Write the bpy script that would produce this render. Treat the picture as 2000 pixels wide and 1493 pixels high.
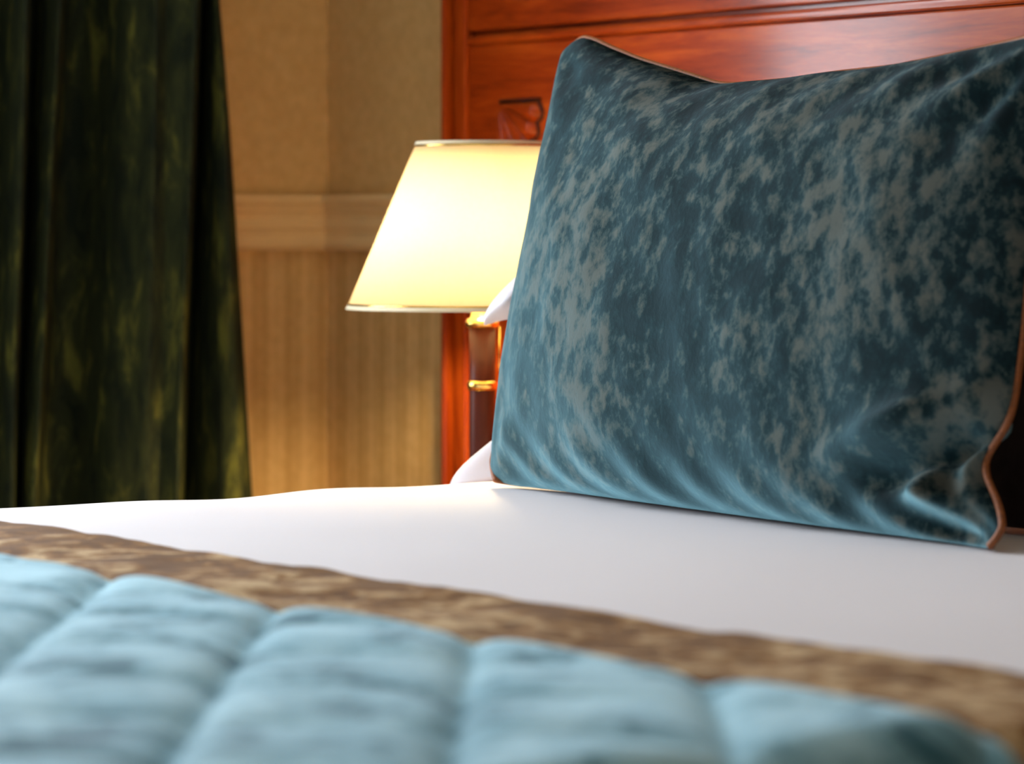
import bpy, bmesh, math, random
from mathutils import Vector, Matrix, noise

for o in list(bpy.data.objects):
    bpy.data.objects.remove(o, do_unlink=True)
scene = bpy.context.scene
COL = scene.collection
random.seed(7)

# ------------------------------------------------------------------ camera
CAMX, CAMY, CAMZ = 3.645, -2.582, 0.893
cam_d = bpy.data.cameras.new('camera')
cam = bpy.data.objects.new('camera', cam_d)
COL.objects.link(cam)
cam.location = (CAMX, CAMY, CAMZ)
cam.rotation_euler = (math.pi / 2, 0, math.atan2(0.8045, 0.594))
cam_d.sensor_width = 36.0
cam_d.lens = 36.0 * 6500 / 2000
cam_d.shift_y = -(746.5 - 450) / 2000
cam_d.clip_start = 0.05
cam_d.dof.use_dof = True
cam_d.dof.focus_distance = 3.55
cam_d.dof.aperture_fstop = 4.8
scene.camera = cam

# ------------------------------------------------------------------ world, daylight, exposure
w = bpy.data.worlds.new('world')
scene.world = w
w.use_nodes = True
w.node_tree.nodes['Background'].inputs[0].default_value = (0.75, 0.87, 1.0, 1)
w.node_tree.nodes['Background'].inputs[1].default_value = 1.0
vs = scene.view_settings
vs.view_transform = 'Standard'
vs.look = 'None'
vs.gamma = 1
vs.exposure = 0.0
vs.use_curve_mapping = False


def daylight(name, loc, rot, sx, sy, power, col):
    ld = bpy.data.lights.new(name, 'AREA')
    ld.shape = 'RECTANGLE'
    ld.size, ld.size_y = sx, sy
    ld.energy = power
    ld.color = col
    o = bpy.data.objects.new(name, ld)
    COL.objects.link(o)
    o.location = loc
    o.rotation_euler = rot
    return o


DAY = (0.86, 0.92, 1.0)
# daylight just outside the panes of the two windows in the left wall
daylight('daylight_small_window', (-0.76, -1.07, 1.35), (0, -math.pi / 2, 0), 1.7, 0.66, 67, DAY)
daylight('daylight_large_window', (-0.76, -2.15, 1.45), (0, -math.pi / 2, 0), 1.9, 1.2, 86, DAY)


# ------------------------------------------------------------------ helpers
def tag(o, label=None, cat=None, group=None, kind=None):
    if label: o['label'] = label
    if cat: o['category'] = cat
    if group: o['group'] = group
    if kind: o['kind'] = kind
    return o


def link(name, me, mat, parent=None, smooth=False):
    o = bpy.data.objects.new(name, me)
    COL.objects.link(o)
    if mat: me.materials.append(mat)
    if parent is not None:
        o.parent = parent
        o.matrix_parent_inverse = wm(parent).inverted()
    if smooth:
        for p in me.polygons: p.use_smooth = True
    return o


def wm(o):
    if o.parent is None:
        return Matrix.Translation(o.location)
    return Matrix.Identity(4)       # parts keep world coordinates with their origin at zero


def empty(name, loc):
    o = bpy.data.objects.new(name, None)
    COL.objects.link(o)
    o.location = loc
    o.empty_display_size = 0.05
    return o


def mesh_obj(name, verts, faces, mat, parent=None, smooth=True):
    me = bpy.data.meshes.new(name)
    me.from_pydata([tuple(v) for v in verts], [], faces)
    me.update()
    return link(name, me, mat, parent, smooth)


def bm_obj(name, bm, mat, parent=None, smooth=False):
    me = bpy.data.meshes.new(name)
    bm.normal_update()
    bm.to_mesh(me)
    bm.free()
    return link(name, me, mat, parent, smooth)


def add_box(bm, x0, x1, y0, y1, z0, z1):
    r = bmesh.ops.create_cube(bm, size=1)
    for v in r['verts']:
        v.co = Vector(((x0 + x1) / 2 + v.co.x * (x1 - x0), (y0 + y1) / 2 + v.co.y * (y1 - y0), (z0 + z1) / 2 + v.co.z * (z1 - z0)))
    return r['verts']


def box(name, x0, x1, y0, y1, z0, z1, mat, parent=None, bev=0.0, seg=2):
    bm = bmesh.new()
    add_box(bm, x0, x1, y0, y1, z0, z1)
    if bev:
        bmesh.ops.bevel(bm, geom=list(bm.edges), offset=bev, segments=seg, profile=0.5, affect='EDGES')
    return bm_obj(name, bm, mat, parent)


def lathe(name, profile, cx, cy, mat, parent=None, n=48, closed=False):
    verts, faces = [], []
    m = len(profile)
    for i in range(n):
        a = 2 * math.pi * i / n
        for r, z in profile:
            verts.append((cx + r * math.cos(a), cy + r * math.sin(a), z))
    for i in range(n):
        j = (i + 1) % n
        for k in range(m if closed else m - 1):
            k2 = (k + 1) % m
            faces.append((i * m + k, j * m + k, j * m + k2, i * m + k2))
    if not closed:
        for k, flip in ((0, True), (m - 1, False)):
            if profile[k][0] > 1e-6:
                ring = [i * m + k for i in range(n)]
                faces.append(ring[::-1] if flip else ring)
    return mesh_obj(name, verts, faces, mat, parent)


def tube(name, pts, r, mat, parent=None, closed=False, n=8):
    pts = [Vector(p) for p in pts]
    N = len(pts)
    verts, faces = [], []
    up = Vector((0.3, 0.2, 0.93)).normalized()
    for i, p in enumerate(pts):
        a = pts[(i - 1) % N] if (closed or i > 0) else p
        b = pts[(i + 1) % N] if (closed or i < N - 1) else p
        t = (b - a).normalized()
        s = t.cross(up)
        if s.length < 0.05: s = t.cross(Vector((1, 0, 0)))
        s.normalize()
        q = s.cross(t).normalized()
        up = q
        for k in range(n):
            an = 2 * math.pi * k / n
            verts.append(p + r * (math.cos(an) * s + math.sin(an) * q))
    for i in range(N if closed else N - 1):
        j = (i + 1) % N
        for k in range(n):
            k2 = (k + 1) % n
            faces.append((i * n + k, i * n + k2, j * n + k2, j * n + k))
    if not closed:
        faces.append(tuple(range(n))[::-1])
        faces.append(tuple((N - 1) * n + k for k in range(n)))
    return mesh_obj(name, verts, faces, mat, parent)


def interp(x, xs, ys):
    if x <= xs[0]: return ys[0]
    for i in range(1, len(xs)):
        if x <= xs[i]:
            t = (x - xs[i - 1]) / (xs[i] - xs[i - 1])
            return ys[i - 1] + t * (ys[i] - ys[i - 1])
    return ys[-1]


def sstep(a, b, x):
    t = min(1, max(0, (x - a) / (b - a)))
    return t * t * (3 - 2 * t)


def gauss(x, s):
    return math.exp(-(x / s) ** 2)


def ray(px, y=None, x=None):
    """world point on the sight line through photo column px where it meets the plane y or x (plan view)"""
    k = (px - 1000) / 6500
    dx, dy = 0.594 * k - 0.8045, 0.8045 * k + 0.594
    t = (y - CAMY) / dy if y is not None else (x - CAMX) / dx
    return CAMX + dx * t, CAMY + dy * t, t


# ------------------------------------------------------------------ materials
def new_mat(name):
    m = bpy.data.materials.new(name)
    m.use_nodes = True
    nt = m.node_tree
    return m, nt, nt.nodes['Principled BSDF']


def nd(nt, typ, **kw):
    n = nt.nodes.new(typ)
    for k, v in kw.items():
        if hasattr(n, k): setattr(n, k, v)
        else: n.inputs[k].default_value = v
    return n


def ramp(nt, fac, stops, interp_mode='LINEAR'):
    r = nt.nodes.new('ShaderNodeValToRGB')
    r.color_ramp.interpolation = interp_mode
    e = r.color_ramp.elements
    e[0].position, e[0].color = stops[0][0], (*stops[0][1], 1)
    e[1].position, e[1].color = stops[-1][0], (*stops[-1][1], 1)
    for p, c in stops[1:-1]:
        x = e.new(p)
        x.color = (*c, 1)
    nt.links.new(fac, r.inputs[0])
    return r.outputs[0]


def coords(nt, scale=(1, 1, 1), rot=(0, 0, 0)):
    tc = nt.nodes.new('ShaderNodeTexCoord')
    mp = nt.nodes.new('ShaderNodeMapping')
    mp.inputs['Scale'].default_value = scale
    mp.inputs['Rotation'].default_value = rot
    nt.links.new(tc.outputs['Object'], mp.inputs[0])
    return mp.outputs[0]


def ntex(nt, vec, scale, detail=4, rough=0.55, dist=0.0):
    n = nt.nodes.new('ShaderNodeTexNoise')
    n.inputs['Scale'].default_value = scale
    n.inputs['Detail'].default_value = detail
    n.inputs['Roughness'].default_value = rough
    n.inputs['Distortion'].default_value = dist
    nt.links.new(vec, n.inputs['Vector'])
    return n.outputs[0]


def math_n(nt, op, a, b):
    n = nt.nodes.new('ShaderNodeMath')
    n.operation = op
    for i, v in enumerate((a, b)):
        if isinstance(v, (int, float)): n.inputs[i].default_value = v
        else: nt.links.new(v, n.inputs[i])
    return n.outputs[0]


def bump(nt, bsdf, h, strength, dist):
    b = nt.nodes.new('ShaderNodeBump')
    b.inputs['Strength'].default_value = strength
    b.inputs['Distance'].default_value = dist
    nt.links.new(h, b.inputs['Height'])
    nt.links.new(b.outputs[0], bsdf.inputs['Normal'])


def plain(name, col, rough=0.6, metal=0.0, coat=0.0, nscale=40, var=0.12, bstr=0.1, bdist=0.002):
    m, nt, b = new_mat(name)
    v = coords(nt)
    n = ntex(nt, v, nscale)
    c = ramp(nt, n, [(0.3, tuple(x * (1 - var) for x in col)), (0.7, tuple(min(1, x * (1 + var)) for x in col))])
    nt.links.new(c, b.inputs['Base Color'])
    b.inputs['Roughness'].default_value = rough
    b.inputs['Metallic'].default_value = metal
    b.inputs['Coat Weight'].default_value = coat
    if bstr: bump(nt, b, n, bstr, bdist)
    return m


def velvet(name, stops, scale, stretch=(1, 1, 1), rot=(0, 0, 0), sheen=0.6, tint=(0.6, 0.8, 0.9), srough=0.35,
           big=3.0, bigamt=0.5, bstr=0.5, bdist=0.004, dist=0.5, nap=None):
    m, nt, b = new_mat(name)
    v = coords(nt, stretch, rot)
    n1 = ntex(nt, v, scale, 7, 0.62, dist)
    n2 = ntex(nt, coords(nt), big, 2, 0.5, 0.3)
    f = math_n(nt, 'ADD', n1, math_n(nt, 'MULTIPLY', math_n(nt, 'SUBTRACT', n2, 0.5), bigamt))
    c = ramp(nt, f, stops)
    nt.links.new(c, b.inputs['Base Color'])
    b.inputs['Roughness'].default_value = 0.75
    b.inputs['Specular IOR Level'].default_value = 0.15
    b.inputs['Sheen Weight'].default_value = sheen
    b.inputs['Sheen Roughness'].default_value = srough
    b.inputs['Sheen Tint'].default_value = (*tint, 1)
    bump(nt, b, n1, bstr, bdist)
    if nap:                       # the pile lies brushed to one side and meets the light as if tilted that way
        bn = b.inputs['Normal'].links[0].from_socket
        va = nt.nodes.new('ShaderNodeVectorMath'); va.operation = 'ADD'
        va.inputs[1].default_value = nap
        vn = nt.nodes.new('ShaderNodeVectorMath'); vn.operation = 'NORMALIZE'
        nt.links.new(bn, va.inputs[0]); nt.links.new(va.outputs[0], vn.inputs[0])
        nt.links.new(vn.outputs[0], b.inputs['Normal'])
    return m


def wood(name, stops, stretch, scale=6, rough=0.45, coat=0.42, crough=0.15, spec=0.08):
    m, nt, b = new_mat(name)
    v = coords(nt, stretch)
    n1 = ntex(nt, v, scale, 6, 0.6, 0.8)
    n2 = ntex(nt, v, scale * 7, 3, 0.6)
    f = math_n(nt, 'ADD', math_n(nt, 'MULTIPLY', n1, 0.8), math_n(nt, 'MULTIPLY', n2, 0.2))
    nt.links.new(ramp(nt, f, stops), b.inputs['Base Color'])
    b.inputs['Roughness'].default_value = rough
    b.inputs['Specular IOR Level'].default_value = spec
    b.inputs['Coat Weight'].default_value = coat
    b.inputs['Coat Roughness'].default_value = crough
    bump(nt, b, n2, 0.06, 0.001)
    return m


RED = [(0.30, (0.13, 0.011, 0.001)), (0.5, (0.33, 0.042, 0.003)), (0.70, (0.50, 0.090, 0.007))]
M = {}
M['mahogany'] = wood('mahogany_across', RED, (0.6, 5, 6))
M['mahogany_up'] = wood('mahogany_upright', RED, (6, 5, 0.6))
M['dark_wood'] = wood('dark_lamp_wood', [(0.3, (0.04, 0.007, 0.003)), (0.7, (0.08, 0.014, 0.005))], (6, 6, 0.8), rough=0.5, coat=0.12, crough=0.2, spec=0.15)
M['bed_wood'] = wood('bed_base_wood', [(0.3, (0.12, 0.03, 0.008)), (0.7, (0.24, 0.06, 0.012))], (0.6, 5, 6))
M['brass'] = plain('polished_brass', (0.85, 0.58, 0.16), 0.22, 1.0, nscale=60, var=0.08, bstr=0.05)
M['sheet'] = plain('white_cotton', (0.74, 0.73, 0.76), 0.85, nscale=500, var=0.015, bstr=0.08, bdist=0.0005)
M['pillowcase'] = plain('white_pillow_cotton', (0.72, 0.71, 0.76), 0.85, nscale=400, var=0.015, bstr=0.08, bdist=0.0005)
M['mattress'] = plain('mattress_ticking', (0.7, 0.69, 0.66), 0.9, nscale=200, var=0.04)
M['ceiling'] = plain('white_ceiling_paint', (0.78, 0.76, 0.72), 0.9, nscale=8, var=0.02, bstr=0.03)
M['room_wall'] = plain('cream_wall_paint', (0.40, 0.33, 0.24), 0.9, nscale=30, var=0.04)
M['window_paint'] = plain('white_window_paint', (0.8, 0.8, 0.78), 0.4, nscale=30, var=0.02, bstr=0.02)
M['carpet'] = plain('brown_carpet', (0.17, 0.11, 0.07), 0.95, nscale=300, var=0.3, bstr=0.6, bdist=0.004)
M['rail'] = plain('cream_rail_paint', (0.82, 0.58, 0.28), 0.45, nscale=25, var=0.03, bstr=0.04)

# wallpaper: plain above the chair rail, fine upright stripes below
m, nt, b = new_mat('wallpaper')
tc = nt.nodes.new('ShaderNodeTexCoord')
sx = nt.nodes.new('ShaderNodeSeparateXYZ')
nt.links.new(tc.outputs['Object'], sx.inputs[0])
along = math_n(nt, 'ADD', sx.outputs[0], sx.outputs[1])
wv = math_n(nt, 'SINE', math_n(nt, 'MULTIPLY', along, 2 * math.pi / 0.052), 0)
wv2 = math_n(nt, 'SINE', math_n(nt, 'MULTIPLY', along, 2 * math.pi / 0.0195), 0)
st = math_n(nt, 'ADD', math_n(nt, 'MULTIPLY', wv, 0.22), math_n(nt, 'MULTIPLY', wv2, 0.12))
low = math_n(nt, 'LESS_THAN', sx.outputs[2], 0.90)
grain = ntex(nt, coords(nt), 55, 5, 0.65)
f = math_n(nt, 'ADD', math_n(nt, 'MULTIPLY', st, low), grain)
c = ramp(nt, f, [(0.2, (0.58, 0.36, 0.125)), (0.8, (0.76, 0.51, 0.215))])
nt.links.new(c, b.inputs['Base Color'])
b.inputs['Roughness'].default_value = 0.7
bump(nt, b, grain, 0.15, 0.002)
M['wallpaper'] = m

TEAL = [(0.38, (0.003, 0.015, 0.018)), (0.48, (0.008, 0.032, 0.037)), (0.52, (0.038, 0.070, 0.068)), (0.64, (0.130, 0.142, 0.118))]
M['teal_velvet'] = velvet('teal_crushed_velvet', TEAL, 42, (1.2, 1.2, 0.9), (0, math.radians(28), 0), sheen=0.78, srough=0.33,
                          tint=(0.33, 0.68, 0.80), big=4.5, bigamt=0.6, bstr=0.35, bdist=0.003, dist=0.12, nap=(0, 0, -0.95))
M['brown_velvet'] = velvet('plum_brown_velvet', [(0.35, (0.020, 0.012, 0.011)), (0.65, (0.045, 0.028, 0.027))], 20, sheen=0.3, tint=(0.5, 0.4, 0.4))
M['curtain'] = velvet('dark_green_velvet', [(0.36, (0.017, 0.024, 0.012)), (0.54, (0.046, 0.054, 0.018)), (0.76, (0.25, 0.24, 0.042))], 28,
                      (1, 1, 0.35), sheen=0.08, tint=(0.5, 0.6, 0.4), big=5, bigamt=0.2, bstr=0.3, bdist=0.003, nap=(0, -1.0, 1.3))
M['throw_blue'] = velvet('pale_blue_crushed_velvet', [(0.37, (0.035, 0.14, 0.19)), (0.45, (0.22, 0.46, 0.57)), (0.60, (0.42, 0.71, 0.83))], 15,
                         (1, 1, 1), (0, 0, math.radians(0)), sheen=0.4, tint=(0.7, 0.9, 1.0), big=5, bigamt=0.3, bstr=0.4, bdist=0.006)
M['throw_brown'] = velvet('bronze_velvet', [(0.42, (0.11, 0.040, 0.004)), (0.52, (0.22, 0.095, 0.014)), (0.60, (0.52, 0.37, 0.20))], 26,
                          sheen=0.12, tint=(0.9, 0.75, 0.55), big=6, bigamt=0.35, bstr=0.4, bdist=0.004)
M['piping'] = plain('orange_brown_cord', (0.23, 0.062, 0.006), 0.6, nscale=300, var=0.3, bstr=0.4, bdist=0.001)

# lamp shade: thin fabric that lets the bulb's light through
m, nt, b = new_mat('shade_fabric')
out = nt.nodes['Material Output']
tr = nt.nodes.new('ShaderNodeBsdfTranslucent')
mix = nt.nodes.new('ShaderNodeMixShader')
n = ntex(nt, coords(nt), 220, 3)
nt.links.new(ramp(nt, n, [(0.3, (0.66, 0.62, 0.50)), (0.7, (0.69, 0.65, 0.54))]), tr.inputs[0])
b.inputs['Base Color'].default_value = (0.72, 0.64, 0.46, 1)
b.inputs['Roughness'].default_value = 0.8
mix.inputs[0].default_value = 0.68
nt.links.new(b.outputs[0], mix.inputs[1])
nt.links.new(tr.outputs[0], mix.inputs[2])
nt.links.new(mix.outputs[0], out.inputs[0])
M['shade'] = m
m, nt, b = new_mat('bulb_glass')
b.inputs['Base Color'].default_value = (0.9, 0.85, 0.75, 1)
b.inputs['Emission Color'].default_value = (1.0, 0.74, 0.40, 1)
b.inputs['Emission Strength'].default_value = 760.0
M['bulb'] = m
m, nt, b = new_mat('window_glass')
out = nt.nodes['Material Output']
tp = nt.nodes.new('ShaderNodeBsdfTransparent')
gl = nt.nodes.new('ShaderNodeBsdfGlossy')
gl.inputs['Roughness'].default_value = 0.02
mix = nt.nodes.new('ShaderNodeMixShader')
mix.inputs[0].default_value = 0.06
nt.links.new(tp.outputs[0], mix.inputs[1])
nt.links.new(gl.outputs[0], mix.inputs[2])
nt.links.new(mix.outputs[0], out.inputs[0])
M['glass'] = m

# ------------------------------------------------------------------ the room
XL, XR, YB, YF, ZC = -0.504, 4.6, 0.14, -4.1, 2.6
T = 0.15
tag(box('floor', XL - T, XR + T, YF - T, YB + T, -0.1, 0, M['carpet']), kind='structure')
tag(box('ceiling', XL - T, XR + T, YF - T, YB + T, ZC, ZC + 0.1, M['ceiling']), kind='structure')
tag(box('wall_back', XL - T, XR + T, YB, YB + T, 0, ZC, M['wallpaper']), kind='structure')
tag(box('wall_right', XR, XR + T, YF, YB, 0, ZC, M['room_wall']), kind='structure')
WIN1 = (-1.42, -0.72, 0.5, 2.2)
WIN2 = (-2.77, -1.53, 0.5, 2.4)
bm = bmesh.new()
ys = [YF, WIN2[0], WIN2[1], WIN1[0], WIN1[1], YB]
for i in range(5):
    if i == 1:
        add_box(bm, XL - T, XL, ys[i], ys[i + 1], 0, WIN2[2]); add_box(bm, XL - T, XL, ys[i], ys[i + 1], WIN2[3], ZC)
    elif i == 3:
        add_box(bm, XL - T, XL, ys[i], ys[i + 1], 0, WIN1[2]); add_box(bm, XL - T, XL, ys[i], ys[i + 1], WIN1[3], ZC)
    else:
        add_box(bm, XL - T, XL, ys[i], ys[i + 1], 0, ZC)
tag(bm_obj('wall_left', bm, M['wallpaper']), kind='structure')
tag(box('wall_front', XL - T, XR + T, YF - T, YF, 0, ZC, M['room_wall']), kind='structure')


def window(name, side, a0, a1, z0, z1):
    """frame and panes set in the wall; side 'L' runs along y, 'F' along x"""
    def rect(nm, p0, p1, q0, q1, d0, d1, mat, par):
        if side == 'L':
            return box(nm, XL - d1, XL - d0, p0, p1, q0, q1, mat, par)
        return box(nm, p0, p1, YF - d1, YF - d0, q0, q1, mat, par)
    bm = bmesh.new()
    f = 0.045
    def ab(p0, p1, q0, q1):
        if side == 'L': add_box(bm, XL - 0.11, XL - 0.05, p0, p1, q0, q1)
        else: add_box(bm, p0, p1, YF - 0.11, YF - 0.05, q0, q1)
    ab(a0, a0 + f, z0, z1); ab(a1 - f, a1, z0, z1)
    ab(a0 + f, a1 - f, z0, z0 + f); ab(a0 + f, a1 - f, z1 - f, z1)
    root = tag(bm_obj(name, bm, M['window_paint']), kind='structure')
    mid = (a0 + a1) / 2
    zt = z0 + (z1 - z0) * 0.68
    rect('transom', a0 + f, a1 - f, zt - 0.02, zt + 0.02, 0.06, 0.10, M['window_paint'], root)
    cols = [(a0 + f, a1 - f)]
    if a1 - a0 > 1:
        rect('mullion', mid - 0.02, mid + 0.02, z0 + f, z1 - f, 0.06, 0.10, M['window_paint'], root)
        cols = [(a0 + f, mid - 0.02), (mid + 0.02, a1 - f)]
    for c0, c1 in cols:
        for q0, q1 in ((z0 + f, zt - 0.02), (zt + 0.02, z1 - f)):
            rect('pane', c0, c1, q0, q1, 0.078, 0.082, M['glass'], root)
    rect('window_sill', a0 - 0.0, a1 + 0.0, z0, z0 + 0.02, -0.03, 0.05, M['window_paint'], root)
    return root


window('window_1', 'L', *WIN1)
window('window_2', 'L', *WIN2)

# chair rail: a moulded profile with shallow ridges, mitred at the corner
ZR0, ZR1 = 0.8625, 0.945
prof = [(0.0, 0.0), (0.010, 0.0), (0.016, 0.004), (0.018, 0.010), (0.015, 0.016), (0.013, 0.020), (0.013, 0.030),
        (0.016, 0.033), (0.016, 0.041), (0.013, 0.044), (0.013, 0.054), (0.017, 0.058), (0.018, 0.066), (0.022, 0.069), (0.024, 0.076),
        (0.022, 0.0825), (0.0, 0.0825)]


def rail(name, run):
    verts, faces = [], []
    m = len(prof)
    for end in (0, 1):
        for d, h in prof:
            verts.append(run(end, d, ZR0 + h))
    for k in range(m):
        k2 = (k + 1) % m
        faces.append((k, k2, m + k2, m + k))
    faces.append(tuple(range(m))[::-1]); faces.append(tuple(range(m, 2 * m)))
    return tag(mesh_obj(name, verts, faces, M['rail'], smooth=False), kind='structure')


rail('trim_1', lambda e, d, z: (XL + d, YB - d if e else WIN1[1] + 0.0, z))
rail('trim_2', lambda e, d, z: (XR if e else XL + d, YB - d, z))
tag(box('baseboard_back', XL, XR, YB - 0.015, YB, 0, 0.12, M['rail']), kind='structure')
tag(box('baseboard_left', XL, XL + 0.015, YF, YB - 0.015, 0, 0.12, M['rail']), kind='structure')

# ------------------------------------------------------------------ bed
BX0, BX1, BY0, BY1, BZ = 0.475, 2.30, -2.02, 0.07, 0.600
bed = tag(empty('bed', ((BX0 + BX1) / 2, -1.0, 0)), 'wide bed with wooden base and thick mattress under the white sheet', 'bed')
box('bed_base', BX0 + 0.03, BX1 - 0.03, BY0 + 0.03, BY1, 0.10, 0.30, M['bed_wood'], bed, 0.01)
box('mattress', BX0 + 0.02, BX1 - 0.02, BY0 + 0.02, BY1 - 0.005, 0.30, 0.585, M['mattress'], bed, 0.04, 4)
for x in (BX0 + 0.1, BX1 - 0.1):
    for y in (BY0 + 0.1, BY1 - 0.1):
        lathe('leg', [(0.025, 0.0), (0.03, 0.03), (0.035, 0.10)], x, y, M['bed_wood'], bed, 20)


def bed_z(x, y):
    """top of the sheet"""
    z = BZ + 0.0035 * noise.noise(Vector((x * 1.3, y * 1.6, 0.3))) + 0.0015 * noise.noise(Vector((x * 5, y * 5, 2)))
    e = gauss(x - BX0, 0.12)
    z += e * (0.003 * math.sin((y + 0.51) * 2 * math.pi / 0.30 + math.pi / 2) * gauss(y + 0.58, 0.2))
    return z


# sheet: one cloth over the top, rounded at the edge and hanging down the sides and the foot
def drape(s, half, r, drop):
    """distance s from the centre along the cloth -> (offset, fall)"""
    a = abs(s)
    flat = half - r
    if a <= flat: return s, 0.0
    arc = r * math.pi / 2
    sg = 1 if s > 0 else -1
    if a <= flat + arc:
        t = (a - flat) / r
        return sg * (flat + r * math.sin(t)), r * (1 - math.cos(t))
    return sg * half, r + (a - flat - arc)


def cloth(name, x0, x1, y0, y1, zf, drop, mat, parent=None, nx=120, ny=120, lift=0.0, r=0.035, foot=False, grow=0.0, thick=0.0):
    cx, half = (x0 + x1) / 2, (x1 - x0) / 2 + grow
    L = half - r + r * math.pi / 2 + drop
    verts, faces = [], []
    # denser rows where the edge curves
    ss = []
    for i in range(nx + 1):
        ss.append(-L + 2 * L * i / nx)
    for i in range(12):
        for sg in (-1, 1):
            ss.append(sg * (half - r + r * math.pi / 2 * (i + 0.5) / 12))
    ss.sort()
    n = len(ss)
    for j in range(ny + 1):
        v = j / ny
        y = y0 + (y1 - y0) * v
        for s in ss:
            ox, fall = drape(s, half, r, drop)
            x = cx + ox
            verts.append((x, y, zf(x, y, s) + lift - fall))
    for j in range(ny):
        for i in range(n - 1):
            a = j * n + i
            faces.append((a, a + 1, a + n + 1, a + n))
    o = mesh_obj(name, verts, faces, mat, parent)
    if thick:
        md = o.modifiers.new('thickness', 'SOLIDIFY')
        md.thickness = thick
        md.offset = -1
    return o


sh = cloth('bed_sheet', BX0, BX1, BY0, BY1 - 0.01, lambda x, y, s: bed_z(x, y), 0.28, M['sheet'], nx=90, ny=110, r=0.035, grow=0.004, thick=0.004)
tag(sh, 'smooth white bed sheet spread over the mattress', 'bed sheet')

# ------------------------------------------------------------------ quilted throw across the foot half of the bed
throw = tag(empty('quilted_throw', (1.4, -1.45, BZ)), 'pale blue quilted velvet throw with bronze border across the bed', 'throw')
TY0, TY1 = -1.035, -1.95           # head edge, foot edge
BW = 0.195                          # border width
ANG = math.radians(37)
PER = 0.25                         # seam spacing measured along the border
SX0 = 1.280                        # a seam leaves the border here


def quilt_h(x, y):
    """puffed height of the quilting: diagonal seams in two directions and the seam along the border"""
    yb = TY0 - BW
    t = yb - y
    u = (x - SX0 - t / math.tan(ANG)) / PER
    v = (x - SX0 + t / math.tan(ANG)) / PER
    du = abs(u - round(u)) * PER * math.sin(ANG)
    dv = abs(v - round(v)) * PER * math.sin(ANG)
    db = max(0.0, t)
    df = max(0.0, y - (TY1 + 0.12))
    fu = 1 - math.exp(-du / 0.012)
    fv = 1 - 0.35 * math.exp(-dv / 0.012)
    fb = 1 - math.exp(-db / 0.010)
    ff = 1 - math.exp(-df / 0.016)
    h = 0.015 * fu * fv * fb * ff
    h += 0.0035 * noise.noise(Vector((x * 9, y * 16, 5))) * fu * fb
    return 0.005 + h


def border_h(x, y):
    d = min(abs(y - TY0), 0.03) / 0.03
    h = 0.004 + 0.005 * math.sqrt(max(0, 1 - (1 - d) ** 2))
    h += 0.004 * noise.noise(Vector((x * 8, y * 8, 9))) + 0.002 * noise.noise(Vector((x * 22, y * 22, 1)))
    return h


def flat(s, x):
    return 1.0


qp = cloth('quilted_panel', BX0, BX1, TY1 + 0.12, TY0 - BW, lambda x, y, s: bed_z(x, y) + quilt_h(s + 1.4, y), 0.22, M['throw_blue'], throw, nx=420, ny=150, r=0.045, grow=0.012)
cloth('border', BX0, BX1, TY0 - BW - 0.004, TY0, lambda x, y, s: bed_z(x, y) + border_h(x, y), 0.22, M['throw_brown'], throw, nx=200, ny=40, r=0.045, grow=0.012, thick=0.010)
cloth('border', BX0, BX1, TY1, TY1 + 0.124, lambda x, y, s: bed_z(x, y) + 0.014 + 0.003 * noise.noise(Vector((x * 8, y * 8, 4))), 0.22, M['throw_brown'], throw, nx=120, ny=16, r=0.045, grow=0.012, thick=0.010)

# ------------------------------------------------------------------ headboard
HX0, HX1, HY = -0.14, 2.92, 0.10
hb = tag(empty('headboard', ((HX0 + HX1) / 2, HY, 0)), 'wide glossy red mahogany panelled headboard with carved fan corner', 'headboard')
box('backing_board', HX0 + 0.004, HX1 - 0.004, HY + 0.012, YB - 0.002, 0.0, 1.42, M['mahogany'], hb)
for sx_, nm in ((HX0, 0), (HX1, 1)):
    sg = 1 if nm == 0 else -1
    a, b_ = sorted((sx_, sx_ + sg * 0.011))
    box('edge_strip', a, b_, HY - 0.012, YB - 0.002, 0.0, 1.45, M['mahogany_up'], hb, 0.004, 3)
    a, b_ = sorted((sx_ + sg * 0.024, sx_ + sg * 0.052))
    box('stile', a, b_, HY - 0.006, HY + 0.012, 0.0, 1.42, M['mahogany_up'], hb, 0.004, 3)
PX0, PX1 = HX0 + 0.053, HX1 - 0.053
box('lower_panel', PX0, PX1, HY, HY + 0.012, 0.0, 1.1475, M['mahogany'], hb, 0.003, 2)
box('moulding', PX0, PX1, HY - 0.006, HY + 0.012, 1.1480, 1.1610, M['mahogany'], hb, 0.005, 3)
box('upper_panel', PX0, PX1, HY - 0.002, HY + 0.012, 1.1670, 1.42, M['mahogany'], hb, 0.004, 3)
box('top_rail', HX0 - 0.01, HX1 + 0.01, HY - 0.02, YB - 0.002, 1.42, 1.47, M['mahogany'], hb, 0.012, 4)


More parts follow.
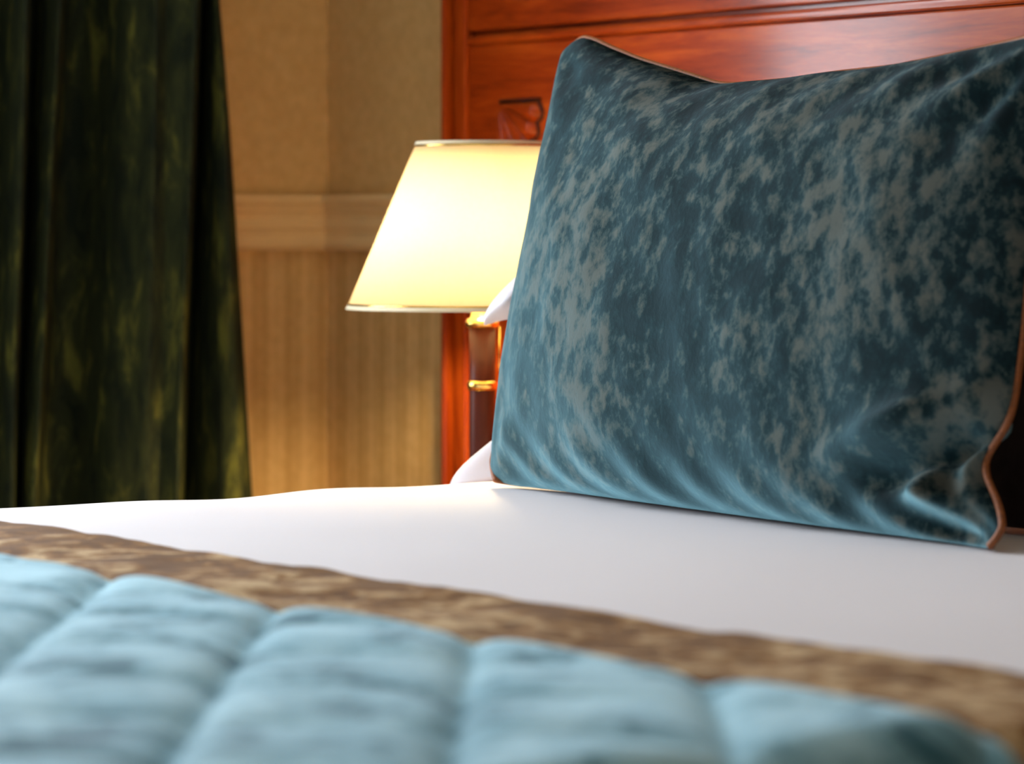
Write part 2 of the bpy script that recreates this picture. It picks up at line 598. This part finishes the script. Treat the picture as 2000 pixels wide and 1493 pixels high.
def fan(x0, z0, R, sg=1):
    """carved quarter fan: fluted lobes spreading from the upper outer corner, with a scalloped rim"""
    root = None
    n = 5
    for k in range(n):
        a0, a1 = math.pi / 2 * k / n, math.pi / 2 * (k + 1) / n
        verts, faces = [], []
        NA, NR = 10, 12
        for i in range(NR + 1):
            t = i / NR
            for j in range(NA + 1):
                q = j / NA
                a = a0 + (a1 - a0) * q
                rim = R * (0.90 + 0.10 * math.sin(math.pi * q))
                r = 0.012 + (rim - 0.012) * t
                d = 0.006 + 0.006 * math.sqrt(max(0, math.sin(math.pi * q))) * (0.3 + 0.7 * t)
                if i == NR: d = 0.0
                verts.append((x0 + sg * r * math.cos(a), HY - d, z0 - r * math.sin(a)))
        for i in range(NR):
            for j in range(NA):
                p = i * (NA + 1) + j
                fc = (p, p + 1, p + NA + 2, p + NA + 1)
                faces.append(fc if sg > 0 else fc[::-1])
        o = mesh_obj('fan_lobe', verts, faces, M['mahogany'], root or hb)

    # dark strip round the fan, standing in for the shadow along its edges
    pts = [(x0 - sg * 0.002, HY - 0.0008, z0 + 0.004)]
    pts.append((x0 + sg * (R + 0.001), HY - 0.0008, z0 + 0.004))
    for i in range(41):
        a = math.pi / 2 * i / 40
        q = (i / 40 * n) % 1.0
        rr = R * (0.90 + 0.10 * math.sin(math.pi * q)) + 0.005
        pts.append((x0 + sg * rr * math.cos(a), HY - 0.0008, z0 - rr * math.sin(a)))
    tube('shadow_line', pts, 0.0030, M['dark_wood'], hb, n=6)


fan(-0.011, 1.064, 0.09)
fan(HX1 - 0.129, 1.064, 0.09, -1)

# ------------------------------------------------------------------ nightstand (mostly hidden behind the bed)
LX, LY, LT = ray(942, y=-0.117)
ns = tag(empty('nightstand', (0.2, -0.13, 0)), 'small mahogany nightstand between the bed and the wall', 'nightstand')
box('carcass', 0.02, 0.425, -0.36, HY - 0.015, 0.06, 0.48, M['bed_wood'], ns, 0.004)
box('top', 0.0, 0.442, -0.38, HY - 0.013, 0.48, 0.505, M['bed_wood'], ns, 0.006, 3)
for z0, z1 in ((0.09, 0.26), (0.28, 0.46)):
    d = box('drawer', 0.04, 0.405, -0.375, -0.36, z0, z1, M['bed_wood'], ns, 0.004)
    yk = -0.375
    prof_k = []
    k = lathe('knob', [(0.004, 0), (0.005, 0.008), (0.012, 0.014), (0.012, 0.020), (0.006, 0.025), (0.0, 0.026)], 0, 0, M['brass'], None, 20)
    for v in k.data.vertices:
        v.co = Vector((0.2225 + v.co.x, yk - v.co.z, (z0 + z1) / 2 + v.co.y))
    k.parent = d
    k.matrix_parent_inverse = wm(d).inverted()
for x in (0.05, 0.395):
    for y in (-0.33, HY - 0.05):
        lathe('leg', [(0.015, 0.0), (0.02, 0.06)], x, y, M['bed_wood'], ns, 16)

# ------------------------------------------------------------------ table lamp
S = LT / 6500                     # metres per photo pixel at the lamp
def lz(py): return CAMZ + (450 - py) * S
lamp = tag(empty('table_lamp', (LX, LY, 0.506)), 'lit table lamp with cream cone shade and dark brass-ringed column', 'table lamp')
ZB = 0.506
lathe('base', [(0.0, ZB), (0.075, ZB), (0.078, ZB + 0.008), (0.070, ZB + 0.018), (0.045, ZB + 0.026), (0.024, ZB + 0.040), (0.020, ZB + 0.05), (0.0, ZB + 0.05)], LX, LY, M['brass'], lamp)
lathe('column', [(0.0, ZB + 0.05), (0.0155, ZB + 0.05), (0.0165, ZB + 0.08), (0.0165, lz(764)), (0.0165, lz(640)), (0.0, lz(640))], LX, LY, M['dark_wood'], lamp)
zr = lz(753)
lathe('ring', [(0.0165, zr - 0.006), (0.0180, zr - 0.006), (0.0192, zr - 0.001), (0.0195, zr + 0.003), (0.0178, zr + 0.006), (0.0165, zr + 0.006)], LX, LY, M['brass'], lamp, closed=True)
zc = lz(641)
lathe('collar', [(0.0, zc), (0.017, zc), (0.0205, zc + 0.003), (0.0215, zc + 0.007), (0.0195, zc + 0.011), (0.015, zc + 0.013), (0.014, zc + 0.020), (0.008, zc + 0.024), (0.008, zc + 0.030), (0.0, zc + 0.030)], LX, LY, M['brass'], lamp)
lathe('socket', [(0.0, zc + 0.030), (0.013, zc + 0.030), (0.014, zc + 0.060), (0.0, zc + 0.060)], LX, LY, M['brass'], lamp, 24)
zb = zc + 0.060
lathe('bulb', [(0.0, zb), (0.012, zb), (0.014, zb + 0.008), (0.022, zb + 0.020), (0.024, zb + 0.030), (0.020, zb + 0.042), (0.010, zb + 0.049), (0.0, zb + 0.051)], LX, LY, M['bulb'], lamp, 24)
zt, zo = lz(277), lz(601)
rt, ro = 128 * S, 264 * S
shade = lathe('shade', [(ro, zo), (rt, zt), (rt - 0.0015, zt), (ro - 0.0015, zo)], LX, LY, M['shade'], lamp, 96, closed=True)
def rim(z, h, dr, name, mat):
    r = ro + (rt - ro) * (z - zo) / (zt - zo)
    r2 = ro + (rt - ro) * (z + h - zo) / (zt - zo)
    lathe(name, [(r + dr, z), (r2 + dr, z + h), (r2 - 0.0002, z + h), (r - 0.0002, z)], LX, LY, mat, shade, 96, closed=True)
M['rim'] = plain('cream_rim_tape', (0.85, 0.74, 0.50), 0.6, nscale=200, var=0.03)
rim(zo - 0.002, 0.005, 0.0012, 'rim_tape', M['rim'])
rim(zo + 0.003, 0.0026, 0.0010, 'gold_band', M['brass'])
rim(zt - 0.004, 0.004, 0.0012, 'rim_tape', M['rim'])
rim(zt - 0.0068, 0.0026, 0.0010, 'gold_band', M['brass'])
# spider that carries the shade: hub on the socket and three spokes up to the upper rim
zh = zt - 0.012
lathe('finial', [(0.0, zh - 0.004), (0.008, zh - 0.004), (0.008, zh + 0.003), (0.005, zh + 0.010), (0.0, zh + 0.013)], LX, LY, M['brass'], lamp, 16)
for k in range(3):
    a = 2 * math.pi * k / 3 + 0.4
    tube('spoke', [(LX, LY, zh), (LX + (rt - 0.001) * math.cos(a), LY + (rt - 0.001) * math.sin(a), zt - 0.006)], 0.0012, M['brass'], lamp, n=6)
for sg in (-1, 1):
    tube('harp', [(LX + sg * 0.010, LY, zb - 0.015), (LX + sg * 0.034, LY, zb + 0.01), (LX + sg * 0.040, LY, zb + 0.05), (LX + sg * 0.030, LY, zb + 0.09), (LX, LY, zh)], 0.0013, M['brass'], lamp, n=6)
chx, chy = LX + 0.0215 * 0.594, LY + 0.0215 * 0.8045
tube('pull_chain', [(chx, chy, zc + 0.002), (chx, chy, lz(700)), (chx - 0.0006, chy, lz(745))], 0.0013, M['brass'], lamp, n=6)

# ------------------------------------------------------------------ cushions
def pillow(name, corners, offs, bulge, nu, nv, mat, parent=None, zmin=None):
    """closed cushion: front and back skins meeting in a seam; returns object and seam loop"""
    BL, BR, TL, TR = [Vector(c) for c in corners]
    nrm = ((BR - BL).cross(TL - BL)).normalized()      # points to the front (-y)
    def base(u, v):
        a, b = (u + 1) / 2, (v + 1) / 2
        p = BL * (1 - a) * (1 - b) + BR * a * (1 - b) + TL * (1 - a) * b + TR * a * b
        return p + offs(u, v)
    verts, faces = [], []
    idx = {}
    def grid_t(i, n):          # denser towards the seams
        t = -1 + 2 * i / n
        return math.sin(t * math.pi / 2) * 0.6 + t * 0.4
    for side in (0, 1):
        for j in range(nv + 1):
            for i in range(nu + 1):
                edge = i in (0, nu) or j in (0, nv)
                if side and edge:
                    idx[(1, i, j)] = idx[(0, i, j)]
                    continue
                u, v = grid_t(i, nu), grid_t(j, nv)
                p = base(u, v)
                if not edge:
                    d, extra = bulge(u, v, side)
                    p = p + nrm * (d if side == 0 else -d) + extra
                if zmin is not None and p.z < zmin: p.z = zmin
                idx[(side, i, j)] = len(verts)
                verts.append(p)
        for j in range(nv):
            for i in range(nu):
                q = [idx[(side, i, j)], idx[(side, i + 1, j)], idx[(side, i + 1, j + 1)], idx[(side, i, j + 1)]]
                faces.append(q if side == 0 else q[::-1])
    o = mesh_obj(name, verts, faces, mat, parent)
    loop = [verts[idx[(0, i, 0)]] for i in range(nu)] + [verts[idx[(0, nu, j)]] for j in range(nv)] + \
           [verts[idx[(0, i, nv)]] for i in range(nu, 0, -1)] + [verts[idx[(0, 0, j)]] for j in range(nv, 0, -1)]
    return o, loop


# big teal velvet cushion in front
VC = [(0.556, -0.336, 0.6035), (1.480, -0.430, 0.6015), (0.526, -0.200, 1.122), (1.432, -0.300, 1.083)]
WD = Vector((VC[1][0] - VC[0][0], VC[1][1] - VC[0][1], 0)).normalized()
SAGX = [-1, -0.87, -0.79, -0.64, -0.43, -0.28, -0.2, 0.0, 0.2, 0.41, 0.62, 0.83, 1]
SAGY = [0.000, 0.003, 0.013, 0.028, 0.044, 0.056, 0.056, 0.051, 0.043, 0.037, 0.025, 0.012, 0]


def sag(u):
    return sum(interp(u + k * 0.03, SAGX, SAGY) for k in (-1, 0, 1)) / 3


def rounded(u, v, r=0.10):
    """pulls the very corners in so that they are round"""
    a, b = max(0, abs(u) - (1 - r)) / r, max(0, abs(v) - (1 - r)) / r
    return (a * b) ** 1.4


def v_offs(u, v):
    o = Vector((0, 0, -sag(u) * ((v + 1) / 2) ** 3))
    c = 1 - v * v
    if u < 0: o += WD * ((0.010 * c + 0.022 * gauss(v - 0.35, 0.45) * c) * (-u) ** 3)
    else:
        kink = 0.032 * gauss(v + 0.69, 0.13) - 0.006 * gauss(v + 0.2, 0.3)
        o -= WD * ((0.014 * c + kink) * u ** 4)
    o += Vector((0, 0, 0.003 * (1 - u * u) * max(0, -v) ** 4))
    o += Vector((0, 0.045, 0)) * ((1 - u ** 6) * max(0, -v) ** 6)
    rc = rounded(u, v)
    o -= WD * (0.018 * rc * (1 if u > 0 else -1)) + Vector((0, 0, (0.012 if v > 0 else -0.004) * rc))
    return o


def v_bulge(u, v, side):
    e = max(0.0, (1 - abs(u) ** 2.6) * (1 - abs(v) ** 2.6))
    if side:
        return 0.035 * e ** 0.55, Vector((0, 0, 0))
    d = 0.088 * e ** 0.52 * (1 - 0.12 * u)
    # folds running in from the corners and seams
    for cu, cv, amp, freq, ph in ((1, -1, 0.009, 9, 0.4), (-1, -1, 0.003, 9, 1.0), (1, 1, 0.006, 10, 2.0), (-1, 1, 0.003, 9, 0.0)):
        du, dv = (cu - u) * cu * 1.75, (cv - v) * cv
        r = math.hypot(du, dv)
        th = math.atan2(dv, du)
        d += amp * math.sin(freq * th + ph) * gauss(r - 0.32, 0.30) * min(1, e * 6)
    # creases along the top seam, slanting
    d += 0.005 * math.sin((u * 1.7 - v * 1.1) * 14) * sstep(0.45, 0.95, v) * min(1, e * 5) * (0.4 + 0.6 * sstep(-0.3, 0.6, u))
    # deep tuck near the lower right corner
    a = (u - 0.80) * 0.92 + (v + 0.60) * 0.4
    b = (v + 0.60) - (u - 0.80) * 0.55
    d += 0.022 * gauss(b - 0.10, 0.07) * gauss(a, 0.22) - 0.030 * gauss(b + 0.03, 0.07) * gauss(a - 0.03, 0.22)
    a = (u - 0.86)
    b = (v + 0.83) + 0.5 * (u - 0.86) ** 2
    d += 0.020 * gauss(b - 0.06, 0.05) * gauss(a, 0.13) - 0.018 * gauss(b + 0.05, 0.06) * gauss(a, 0.10)
    # creases at the bottom
    d += 0.004 * math.sin((u * 1.8 + v * 0.9) * 17) * sstep(-0.55, -0.9, v) * min(1, e * 5)
    P = Vector((u * 3.1, v * 2.0, 0.5))
    d += (0.006 * noise.noise(P) + 0.0025 * noise.noise(P * 3.3)) * min(1, e * 4)
    ex = Vector((0, 0, -0.050 * e ** 0.4 * sstep(0.0, -0.95, v)))
    return d, ex


cush = tag(empty('velvet_cushion', (1.0, -0.36, BZ)), 'large teal crushed velvet cushion with orange piping in front of the pillows', 'cushion')
cv, loop = pillow('cushion_cover', VC, v_offs, v_bulge, 150, 110, M['teal_velvet'], cush, zmin=0.6005)
tube('piping', loop, 0.0036, M['piping'], cush, closed=True, n=8)

# white pillow leaning behind it, its open pillowcase end flaring out towards the lamp
WC = [(0.408, -0.225, 0.606), (1.15, -0.220, 0.610), (0.58, -0.035, 0.98), (1.14, -0.035, 0.98)]


def w_offs(u, v):
    c = 1 - v * v
    o = Vector((0, 0, 0))
    if u < 0: o += Vector(((0.06 * sstep(-0.97, -0.75, v) + 0.05 * sstep(-0.8, -0.4, v)) * (1 - max(0, v) ** 2) * (-u) ** 3, 0, 0))
    else: o -= Vector((0.03 * c * u ** 3, 0, 0))
    o.z -= 0.02 * (1 - u * u) * max(0, v) ** 3
    k = gauss(u + 1, 0.16) * gauss(v + 1, 0.40)
    o += Vector((-0.015, -0.05, -0.028)) * k
    o.z += 0.036 * gauss(u + 1, 0.16) * gauss(v + 0.75, 0.2)
    return o


def w_bulge(u, v, side):
    e = max(0.0, (1 - abs(u) ** 2.2) * (1 - abs(v) ** 2.2))
    d = 0.055 * e ** 0.7
    d += 0.003 * noise.noise(Vector((u * 5, v * 4, 3))) * min(1, e * 4)
    return d, Vector((0, 0, 0))


wp = tag(empty('white_pillow', (0.85, -0.22, BZ)), 'white cotton pillow tucked behind the velvet cushion beside the lamp', 'pillow')
pillow('pillow_body', WC, w_offs, w_bulge, 70, 50, M['pillowcase'], wp)


def at(px, py, y):
    x, yy, t = ray(px, y=y)
    return Vector((x, yy, CAMZ + (450 - py) * t / 6500))


rows = [[at(948, 620, -0.262), at(965, 588, -0.245), at(998, 553, -0.235), at(1036, 515, -0.215), at(1075, 490, -0.19)],
        [at(946, 625, -0.274), at(957, 600, -0.287), at(985, 576, -0.302), at(1025, 566, -0.270), at(1075, 560, -0.21)],
        [at(945, 630, -0.270), at(963, 612, -0.278), at(992, 600, -0.282), at(1030, 597, -0.255), at(1075, 590, -0.21)],
        [at(943, 636, -0.266), at(972, 625, -0.262), at(1008, 620, -0.255), at(1040, 624, -0.235), at(1080, 630, -0.20)]]
verts = [p for r_ in rows for p in r_]
faces = [(j * 5 + i, j * 5 + i + 1, j * 5 + i + 6, j * 5 + i + 5) for j in range(3) for i in range(4)]
fl = mesh_obj('pillowcase_flap', verts, faces, M['pillowcase'], wp)
md = fl.modifiers.new('thickness', 'SOLIDIFY'); md.thickness = 0.003
md = fl.modifiers.new('smooth', 'SUBSURF'); md.levels = 3; md.render_levels = 3

# dark cushion standing further along the bed, only its left side shows
DC = [(1.27, -0.275, 0.604), (2.10, -0.24, 0.604), (1.25, -0.13, 1.02), (2.10, -0.09, 1.02)]


def d_offs(u, v):
    o = Vector((0, 0, 0))
    o.x += (0.008 if u < 0 else -0.02) * (1 - v * v) * abs(u) ** 3
    rc = rounded(u, v, 0.15)
    o.x -= 0.02 * rc * (1 if u > 0 else -1)
    o.z -= 0.03 * (1 - u * u) * max(0, v) ** 3
    return o


def d_bulge(u, v, side):
    e = max(0.0, (1 - abs(u) ** 2.6) * (1 - abs(v) ** 2.6))
    return 0.06 * e ** 0.55 + 0.004 * noise.noise(Vector((u * 3, v * 3, 8))) * min(1, e * 4), Vector((0, 0, 0))


dc = tag(empty('brown_cushion', (1.85, -0.3, BZ)), 'dark brown cushion at the right edge beyond the teal cushion', 'cushion')
pillow('cushion_cover', DC, d_offs, d_bulge, 60, 50, M['brown_velvet'], dc, zmin=0.603)

# ------------------------------------------------------------------ curtain
CX = -0.480
def cy_(px, d=0.035):
    return ray(px, x=CX + d)[1]
# photo columns of the fold lines at the top and bottom of the frame, and how far each stands out into the room
FOLDS = [(-330, -345, 0.000), (-316, -328, 0.020), (-280, -300, 0.010), (-220, -240, 0.100), (-196, -218, 0.020),
         (-150, -170, 0.005), (-105, -130, 0.090), (-76, -106, 0.105), (-58, -90, 0.010), (-30, -55, 0.008),
         (10, -18, 0.060), (36, 8, 0.100), (52, 24, 0.106), (60, 34, 0.030), (70, 40, 0.015), (90, 46, 0.070), (110, 58, 0.096), (121, 71, 0.100), (130, 82, 0.010),
         (165, 125, 0.000), (205, 165, 0.020), (245, 215, 0.070), (285, 255, 0.092), (303, 285, 0.104), (325, 315, 0.098), (365, 335, 0.112), (388, 350, 0.118), (396, 360, 0.020), (402, 368, 0.016),
         (407, 395, 0.060), (415, 435, 0.094), (424, 468, 0.104), (428, 484, 0.085), (428, 488, 0.030), (426, 484, 0.000)]
ZT_, ZBm = 1.21, 0.535
rowsz = [0.012 + (0.5 - 0.012) * i / 8 for i in range(9)] + [0.5 + (1.25 - 0.5) * i / 40 for i in range(1, 41)] + [1.25 + (2.36 - 1.25) * i / 16 for i in range(1, 17)]
RES = 8
verts, faces = [], []
nc = 0
for z in rowsz:
    t = min(1.08, max(-0.05, (ZT_ - z) / (ZT_ - ZBm)))
    ctrl = []
    for pt, pb, d in FOLDS:
        d *= 1.6
        if pt > 410: px = pt + (pb - pt) * (max(0, t) ** 0.9)
        else: px = pt + (pb - pt) * t
        wob = 4 * noise.noise(Vector((pt * 0.01, z * 3, 0)))
        ctrl.append((cy_(px + wob, d), CX + d + 0.004 * noise.noise(Vector((pt * 0.03, z * 2.2, 7)))))
    line = []
    for i in range(len(ctrl) - 1):
        p0, p1, p2, p3 = ctrl[max(0, i - 1)], ctrl[i], ctrl[i + 1], ctrl[min(len(ctrl) - 1, i + 2)]
        for k in range(RES):
            q = k / RES
            def cr(a, b, c, d):
                m1, m2 = (c - a) * 0.35, (d - b) * 0.35
                return (2 * q ** 3 - 3 * q * q + 1) * b + (q ** 3 - 2 * q * q + q) * m1 + (-2 * q ** 3 + 3 * q * q) * c + (q ** 3 - q * q) * m2
            line.append((cr(p0[1], p1[1], p2[1], p3[1]), cr(p0[0], p1[0], p2[0], p3[0]), z))
    line.append((ctrl[-1][1], ctrl[-1][0], z))
    nc = len(line)
    verts += line
for j in range(len(rowsz) - 1):
    for i in range(nc - 1):
        a = j * nc + i
        faces.append((a, a + 1, a + nc + 1, a + nc))
cu = tag(empty('curtain', (CX, -0.45, 0)), 'heavy dark green velvet curtain hanging in folds at the window', 'curtain')
cf = mesh_obj('curtain_cloth', verts, faces, M['curtain'], cu)
md = cf.modifiers.new('thickness', 'SOLIDIFY'); md.thickness = 0.003; md.offset = 0
box('heading_tape', CX - 0.004, CX + 0.06, cy_(-325), cy_(420), 2.33, 2.37, M['curtain'], cu, 0.004)
rod = tag(empty('curtain_rod', (CX + 0.01, -1.0, 2.40)), 'brass curtain rod above the green curtain', 'curtain rod')
tube('rod', [(CX + 0.012, -1.75, 2.41), (CX + 0.012, 0.04, 2.41)], 0.012, M['brass'], rod, n=16)
for y in (-1.75, 0.04):
    k = lathe('finial', [(0.0, -0.022), (0.015, -0.016), (0.022, 0.0), (0.015, 0.016), (0.0, 0.022)], 0, 0, M['brass'], None, 20)
    for v in k.data.vertices: v.co += Vector((CX + 0.012, y, 2.41))
    k.parent = rod; k.matrix_parent_inverse = wm(rod).inverted()
for y in (-1.65, -0.02):
    box('bracket', XL, CX + 0.012, y - 0.008, y + 0.008, 2.395, 2.402, M['brass'], rod)
for i in range(9):
    y = cy_(-310 + i * 90)
    ps = [(CX + 0.012 + 0.022 * math.cos(a), y, 2.403 + 0.026 * math.sin(a)) for a in [2 * math.pi * k / 20 for k in range(20)]]
    tube('ring', ps, 0.0022, M['brass'], rod, closed=True, n=6)
